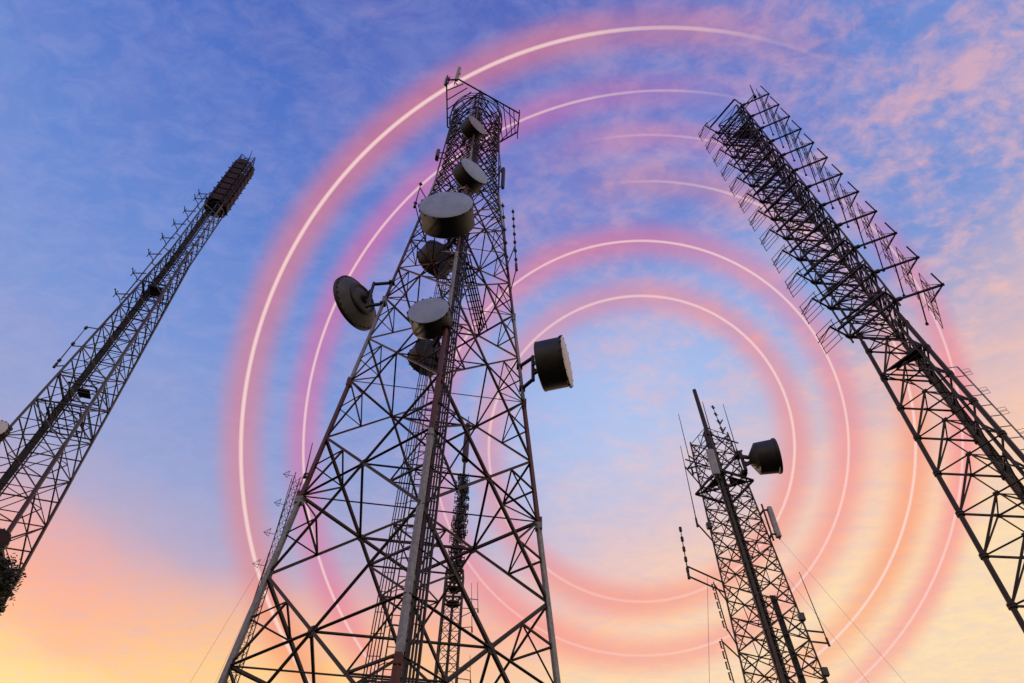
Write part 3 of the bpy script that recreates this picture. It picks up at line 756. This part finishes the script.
# ================================================================== TREE at the left edge
tc_ = Vector((-20.9, 22, GZ))
tree = thing('broadleaf_tree', tc_, 'dark leafy tree poking in at the lower left edge', 'tree')
m = MB(); prev = tc_; pr = .34
trunk_pts = [tc_, tc_ + Vector((.1, 0, 2.5)), tc_ + Vector((.35, .1, 5.5)), tc_ + Vector((.5, 0, 9)), tc_ + Vector((.8, .1, 12.5))]
for a, b, r0, r1 in zip(trunk_pts, trunk_pts[1:], (.36, .3, .24, .16), (.3, .24, .16, .07)): m.tube(a, b, r0, r1, 10)
limbs = []
for i in range(16):
    t = random.random() * 6.283; z = random.uniform(5, 12); b = lerp(trunk_pts[2], trunk_pts[4], min(1, max(0, (z - 5.5) / 7))) ; L_ = random.uniform(1.6, 3.0)
    e = b + Vector((math.cos(t) * L_, math.sin(t) * L_, random.uniform(.4, 1.8))); m.tube(b, e, .09, .03, 6); limbs.append(e)
for u, v in ((7, 579), (4, 587), (-2, 574), (-6, 596)):
    e = at_y(u, v, 22) + Vector((-.3, 0, 0)); m.tube(trunk_pts[3], e, .08, .02, 6); limbs += [e, e]
m.build('trunk', 'bark', tree)
lf = MB()
def leaf(c, s):
    d = Vector((random.gauss(0, 1), random.gauss(0, 1), random.gauss(0, .7))).normalized(); x = d.orthogonal().normalized(); y = d.cross(x)
    b0 = len(lf.v); lf.v += [tuple(c - x * s), tuple(c + y * s * .45), tuple(c + x * s), tuple(c - y * s * .45)]; lf.f.append((b0, b0 + 1, b0 + 2, b0 + 3)); lf.sm.append(False)
for e in limbs:
    for k in range(7):
        c = e + Vector((random.gauss(0, .24), random.gauss(0, .35), random.gauss(0, .26)))
        for j in range(130): leaf(c + Vector((random.gauss(0, .15), random.gauss(0, .2), random.gauss(0, .14))), random.uniform(.04, .085))
lf.build('crown', 'leaf', tree)

# ================================================================== GROUND
m = MB(); b = 4000
m.v = [(-b, -b, GZ), (b, -b, GZ), (b, b, GZ), (-b, b, GZ)]; m.f = [(0, 1, 2, 3)]; m.sm = [False]
g = m.build('ground', 'ground'); tag(g, kind='structure')

# ================================================================== LIGHT RINGS in the sky behind the towers
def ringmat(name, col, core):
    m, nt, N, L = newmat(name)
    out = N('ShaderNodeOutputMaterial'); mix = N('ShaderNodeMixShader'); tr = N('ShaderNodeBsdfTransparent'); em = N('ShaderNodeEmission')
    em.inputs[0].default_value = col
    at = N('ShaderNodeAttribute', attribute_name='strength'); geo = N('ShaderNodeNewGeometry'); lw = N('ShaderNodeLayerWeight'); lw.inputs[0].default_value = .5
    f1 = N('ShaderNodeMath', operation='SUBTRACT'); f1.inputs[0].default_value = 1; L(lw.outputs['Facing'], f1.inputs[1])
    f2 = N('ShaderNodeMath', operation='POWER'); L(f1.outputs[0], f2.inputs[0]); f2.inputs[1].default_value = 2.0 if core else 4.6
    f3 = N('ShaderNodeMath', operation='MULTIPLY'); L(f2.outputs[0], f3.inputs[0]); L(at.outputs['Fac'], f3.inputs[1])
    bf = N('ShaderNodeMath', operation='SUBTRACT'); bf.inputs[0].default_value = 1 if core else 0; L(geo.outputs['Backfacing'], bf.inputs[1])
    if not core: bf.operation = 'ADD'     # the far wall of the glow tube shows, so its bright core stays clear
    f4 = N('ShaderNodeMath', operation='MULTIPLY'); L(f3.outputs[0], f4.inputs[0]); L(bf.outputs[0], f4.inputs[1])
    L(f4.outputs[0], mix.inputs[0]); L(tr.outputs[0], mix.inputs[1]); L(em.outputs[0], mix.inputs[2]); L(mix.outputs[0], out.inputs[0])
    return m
RD = 320.0
axf = Vector((0, math.cos(PITCH), math.sin(PITCH)))            # the plane the rings hang in faces the towers
rgt = Vector((math.cos(ROLL), math.sin(ROLL) * math.sin(PITCH), -math.sin(ROLL) * math.cos(PITCH)))
upv = rgt.cross(axf)
def piece(tab, a):
    a %= 360; tab = sorted((x % 360, y) for x, y in tab); tab = [(tab[-1][0] - 360, tab[-1][1])] + tab + [(tab[0][0] + 360, tab[0][1])]
    for (a0, s0), (a1, s1) in zip(tab, tab[1:]):
        if a0 <= a <= a1:
            t = (a - a0) / max(1e-6, a1 - a0); t = t * t * (3 - 2 * t); return s0 + (s1 - s0) * t
    return 0
def torus(name, c, rad, tube, tab, mat, parent, scale=1.0, n=320, k=20):
    me = bpy.data.meshes.new(name); v = []; f = []; st = []
    for i in range(n):
        a = 2 * math.pi * i / n; d = rgt * math.cos(a) + upv * math.sin(a); s = piece(tab, math.degrees(a)) * scale
        for j in range(k):
            b = 2 * math.pi * j / k; v.append(tuple(d * (rad + tube * math.cos(b)) + axf * (tube * math.sin(b)))); st.append(s)
    for i in range(n):
        for j in range(k):
            i2, j2 = (i + 1) % n, (j + 1) % k
            if max(st[i * k], st[i2 * k]) > .004: f.append((i * k + j, i * k + j2, i2 * k + j2, i2 * k + j))
    used = sorted({x for q in f for x in q}); ix = {o: q for q, o in enumerate(used)}
    me.from_pydata([v[o] for o in used], [], [tuple(ix[x] for x in q) for q in f]); me.update()
    me.polygons.foreach_set('use_smooth', [True] * len(me.polygons))
    at = me.attributes.new('strength', 'FLOAT', 'POINT'); at.data.foreach_set('value', [st[o] for o in used])
    me.materials.append(mat); o = bpy.data.objects.new(name, me); C.objects.link(o); o.parent = parent
    return o
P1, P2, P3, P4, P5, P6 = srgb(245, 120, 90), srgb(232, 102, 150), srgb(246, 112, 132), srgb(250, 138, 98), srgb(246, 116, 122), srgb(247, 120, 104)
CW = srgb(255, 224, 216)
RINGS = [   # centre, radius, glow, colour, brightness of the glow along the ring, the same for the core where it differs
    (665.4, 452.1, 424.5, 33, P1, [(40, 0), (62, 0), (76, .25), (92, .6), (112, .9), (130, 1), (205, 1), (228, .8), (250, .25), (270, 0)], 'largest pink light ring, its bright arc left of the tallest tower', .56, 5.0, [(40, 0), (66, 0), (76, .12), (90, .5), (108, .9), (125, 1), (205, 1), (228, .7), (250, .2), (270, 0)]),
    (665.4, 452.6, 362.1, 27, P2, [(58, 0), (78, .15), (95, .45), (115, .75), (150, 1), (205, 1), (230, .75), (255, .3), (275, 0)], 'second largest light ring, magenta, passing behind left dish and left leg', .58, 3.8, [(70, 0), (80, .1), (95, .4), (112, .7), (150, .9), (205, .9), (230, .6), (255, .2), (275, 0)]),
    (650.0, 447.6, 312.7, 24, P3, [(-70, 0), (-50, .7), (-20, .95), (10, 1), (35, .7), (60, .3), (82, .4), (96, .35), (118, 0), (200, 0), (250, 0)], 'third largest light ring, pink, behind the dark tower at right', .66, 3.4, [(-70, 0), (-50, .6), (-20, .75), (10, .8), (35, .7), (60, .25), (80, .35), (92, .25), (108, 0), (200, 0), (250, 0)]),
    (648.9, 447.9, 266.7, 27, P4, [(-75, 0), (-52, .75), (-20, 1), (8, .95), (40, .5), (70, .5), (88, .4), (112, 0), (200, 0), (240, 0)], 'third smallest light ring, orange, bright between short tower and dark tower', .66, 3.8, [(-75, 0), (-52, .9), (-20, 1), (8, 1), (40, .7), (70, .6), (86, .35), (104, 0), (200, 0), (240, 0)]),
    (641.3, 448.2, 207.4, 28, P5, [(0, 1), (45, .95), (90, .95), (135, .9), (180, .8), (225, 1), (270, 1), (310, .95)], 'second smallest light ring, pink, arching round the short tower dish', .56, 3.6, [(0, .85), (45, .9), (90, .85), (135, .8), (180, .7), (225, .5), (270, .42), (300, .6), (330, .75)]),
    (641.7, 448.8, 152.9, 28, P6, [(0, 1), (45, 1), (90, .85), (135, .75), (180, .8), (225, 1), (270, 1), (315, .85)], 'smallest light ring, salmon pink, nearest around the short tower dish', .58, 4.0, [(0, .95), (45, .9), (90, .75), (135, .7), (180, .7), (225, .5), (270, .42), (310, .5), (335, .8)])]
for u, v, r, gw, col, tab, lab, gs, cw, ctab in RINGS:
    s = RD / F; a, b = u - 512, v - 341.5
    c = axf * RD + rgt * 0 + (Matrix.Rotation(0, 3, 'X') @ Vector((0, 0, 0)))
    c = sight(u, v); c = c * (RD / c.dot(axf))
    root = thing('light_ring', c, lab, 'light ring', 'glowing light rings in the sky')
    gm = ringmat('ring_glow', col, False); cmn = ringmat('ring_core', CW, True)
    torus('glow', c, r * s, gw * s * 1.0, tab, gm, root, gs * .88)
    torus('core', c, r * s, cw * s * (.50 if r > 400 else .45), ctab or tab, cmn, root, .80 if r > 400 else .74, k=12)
scn.cycles.transparent_max_bounces = 48

# ================================================================== SKY AND SUN
SUN_EL, SUN_AZ = R(4), R(-35)                                  # low over the horizon ahead, left of centre
W = bpy.data.worlds.new('World'); scn.world = W; W.use_nodes = True
nt = W.node_tree; nt.nodes.clear(); L = nt.links.new
def N(t, **k): return _n(nt, t, k)
def mth(op, a, b=None, c=None, clamp=False):
    n = N('ShaderNodeMath', operation=op, use_clamp=clamp)
    for i, x in enumerate((a, b, c)):
        if x is None: continue
        if isinstance(x, (int, float)): n.inputs[i].default_value = x
        else: L(x, n.inputs[i])
    return n.outputs[0]
def mix(f, a, b, mode='MIX'):
    n = N('ShaderNodeMixRGB', blend_type=mode)
    for i, x in enumerate((f, a, b)):
        if isinstance(x, (int, float)): n.inputs[i].default_value = x
        elif isinstance(x, tuple): n.inputs[i].default_value = x
        else: L(x, n.inputs[i])
    return n.outputs[0]
def ramp(x, stops, interp='LINEAR'):
    n = N('ShaderNodeValToRGB'); e = n.color_ramp.elements; n.color_ramp.interpolation = interp
    for i, (p, c) in enumerate(stops):
        k = e[i] if i < 2 else e.new(p)
        k.position = p; k.color = c if isinstance(c, tuple) else (c, c, c, 1)
    L(x, n.inputs[0]); return n.outputs[0]
tc = N('ShaderNodeTexCoord'); sp = N('ShaderNodeSeparateXYZ'); L(tc.outputs['Generated'], sp.inputs[0])
dx, dy, dz = sp.outputs
zc = mth('MAXIMUM', dz, .05)
cx, cy = mth('DIVIDE', dx, zc), mth('DIVIDE', dy, zc)          # position on a flat cloud layer overhead
cv = N('ShaderNodeCombineXYZ'); L(cx, cv.inputs[0]); L(cy, cv.inputs[1]); cvo = cv.outputs[0]
def noise(scale, detail=8, rough=.6, stretch=None, rot=0, off=0, dist=0, lac=2.0):
    mp = N('ShaderNodeMapping'); L(cvo, mp.inputs[0]); mp.inputs['Rotation'].default_value[2] = rot; mp.inputs['Location'].default_value[0] = off
    if stretch: mp.inputs['Scale'].default_value = (*stretch, 1)
    n = N('ShaderNodeTexNoise'); n.inputs['Scale'].default_value = scale; n.inputs['Detail'].default_value = detail; n.inputs['Roughness'].default_value = rough
    n.inputs['Distortion'].default_value = dist; n.inputs['Lacunarity'].default_value = lac
    L(mp.outputs[0], n.inputs['Vector']); return n.outputs[0]
el = mth('MULTIPLY', mth('ARCSINE', dz), 180 / math.pi)
big = noise(1.6, 4, .5)
wob = mth('MULTIPLY', mth('SUBTRACT', big, .5), 7.0)
shift = mth('MINIMUM', mth('MAXIMUM', mth('MULTIPLY', dx, 9.0), -3.0), 4.5)
elw = mth('ADD', mth('SUBTRACT', el, shift), wob)
E_ = lambda d: d / 90.0
sky = ramp(mth('DIVIDE', elw, 90.0), [(E_(0), srgb(170, 100, 70)), (E_(12), srgb(230, 165, 90)), (E_(19), srgb(254, 224, 136)), (E_(23), srgb(254, 214, 136)), (E_(25.5), srgb(250, 184, 134)), (E_(28), srgb(248, 170, 140)), (E_(31), srgb(228, 166, 162)),
      (E_(34), srgb(178, 164, 194)), (E_(38), srgb(146, 158, 206)), (E_(46), srgb(118, 146, 210)), (E_(55), srgb(98, 132, 206)), (E_(65), srgb(80, 113, 196)), (E_(77), srgb(64, 95, 182)), (E_(90), srgb(52, 80, 165))])
# paler air in the middle and to the right, creamier low down
def bump(x, c, w): return mth('MAXIMUM', mth('SUBTRACT', 1.0, mth('POWER', mth('ABSOLUTE', mth('DIVIDE', mth('SUBTRACT', x, c), w)), 2.0)), 0.0)
cream = mth('MULTIPLY', mth('MULTIPLY_ADD', dx, 2.2, .1, clamp=True), ramp(mth('DIVIDE', elw, 90.0), [(E_(24), 1.0), (E_(34), 0.0)]))

pale = mth('MULTIPLY', bump(dx, .17, .30), bump(el, 43, 15))
sky = mix(mth('MULTIPLY', pale, .80), sky, srgb(180, 202, 242))
haze_ = mth('MULTIPLY', mth('MULTIPLY_ADD', dx, 2.6, .35, clamp=True), ramp(mth('DIVIDE', mth('ADD', mth('SUBTRACT', el, mth('MULTIPLY', dx, 10.0)), mth('MULTIPLY', wob, 1.6)), 90.0), [(E_(27), 1.0), (E_(43), 0.0)]))
sky = mix(mth('MULTIPLY', haze_, .74), sky, srgb(250, 205, 182))      # peach haze low in the middle and on the right
rosy = mth('MULTIPLY', bump(dx, .06, .34), bump(el, 64, 17))
sky = mix(mth('MULTIPLY', rosy, .22), sky, srgb(170, 146, 206))
glow = mth('MULTIPLY', bump(dx, -.27, .24), ramp(mth('DIVIDE', el, 90.0), [(E_(22), 1.0), (E_(29.5), 0.0)]))
sky = mix(mth('MULTIPLY', glow, .60), sky, srgb(255, 222, 122))   # brighter sky over the sunset point
sky = mix(mth('MULTIPLY', cream, .70), sky, srgb(254, 226, 176))
# mottled high cloud: puffs, ripples and broad patches
n1 = noise(8.5, 9, .62, (1.0, 1.3), .5, 3.1, .5); n2 = noise(30, 6, .6, (1, 1.4), .6, 1.2, .4); n3 = noise(2.6, 5, .55, None, 0, 7.7)
right = mth('MULTIPLY_ADD', dx, 1.1, .40, clamp=True)
streak = bump(mth('ADD', cx, mth('MULTIPLY', cy, 1.15)), 1.02, .24)   # band of cloud crossing the upper right
streak = mth('MULTIPLY', streak, mth('MULTIPLY_ADD', dx, 4.0, -1.0, clamp=True))
msum = mth('ADD', mth('MULTIPLY', n1, .50), mth('ADD', mth('MULTIPLY', n2, .26), mth('MULTIPLY', n3, .30)))
msum = mth('ADD', msum, mth('MULTIPLY', streak, .06))
m1 = ramp(msum, [(.46, 0.0), (.68, 1.0)], 'EASE')
cov = mth('MULTIPLY', mth('MULTIPLY', m1, ramp(mth('DIVIDE', mth('SUBTRACT', el, mth('MULTIPLY', dx, 6.0)), 90.0), [(E_(25), .12), (E_(40), 1.0)])), mth('MULTIPLY_ADD', right, 1.0, .08), clamp=True)
ccol = ramp(mth('DIVIDE', elw, 90.0), [(E_(24), srgb(255, 220, 165)), (E_(32), srgb(253, 200, 176)), (E_(44), srgb(250, 188, 176)), (E_(60), srgb(236, 174, 180)), (E_(80), srgb(176, 152, 200))])
sky = mix(mth('MULTIPLY', cov, .62), sky, ccol)
# faint lilac veil with fine ripples over the upper sky
veil = ramp(noise(13, 9, .68, (1, 1.7), 1.0, 11.3, .5), [(.42, 0.0), (.68, 1.0)])
sky = mix(mth('MULTIPLY', veil, .22), sky, srgb(172, 174, 220))
back = ramp(mth('MULTIPLY_ADD', dy, .5, .5), [(.30, (1.0, 1.14, 1.42, 1)), (.56, (1, 1, 1, 1))])  # unseen sky behind the viewer, blued and brightened as added fill for radomes and steel
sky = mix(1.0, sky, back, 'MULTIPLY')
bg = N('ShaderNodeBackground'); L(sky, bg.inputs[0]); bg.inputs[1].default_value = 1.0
ns = N('ShaderNodeTexSky', sky_type='NISHITA', sun_disc=False, sun_elevation=SUN_EL, sun_rotation=SUN_AZ)
bn = N('ShaderNodeBackground'); L(ns.outputs[0], bn.inputs[0]); bn.inputs[1].default_value = .02
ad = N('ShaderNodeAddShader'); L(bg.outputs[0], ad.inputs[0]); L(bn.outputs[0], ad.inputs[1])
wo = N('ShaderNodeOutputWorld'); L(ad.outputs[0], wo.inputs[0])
sd = bpy.data.lights.new('sun', 'SUN'); sd.energy = 1.6; sd.angle = R(3); sd.color = (1, .72, .5)
so = bpy.data.objects.new('sun', sd); C.objects.link(so)
dirv = Vector((math.sin(SUN_AZ) * math.cos(SUN_EL), math.cos(SUN_AZ) * math.cos(SUN_EL), math.sin(SUN_EL)))
so.rotation_euler = dirv.to_track_quat('Z', 'Y').to_euler()
vs = scn.view_settings; vs.view_transform = 'Standard'; vs.look = 'None'; vs.exposure = 0; vs.gamma = 1
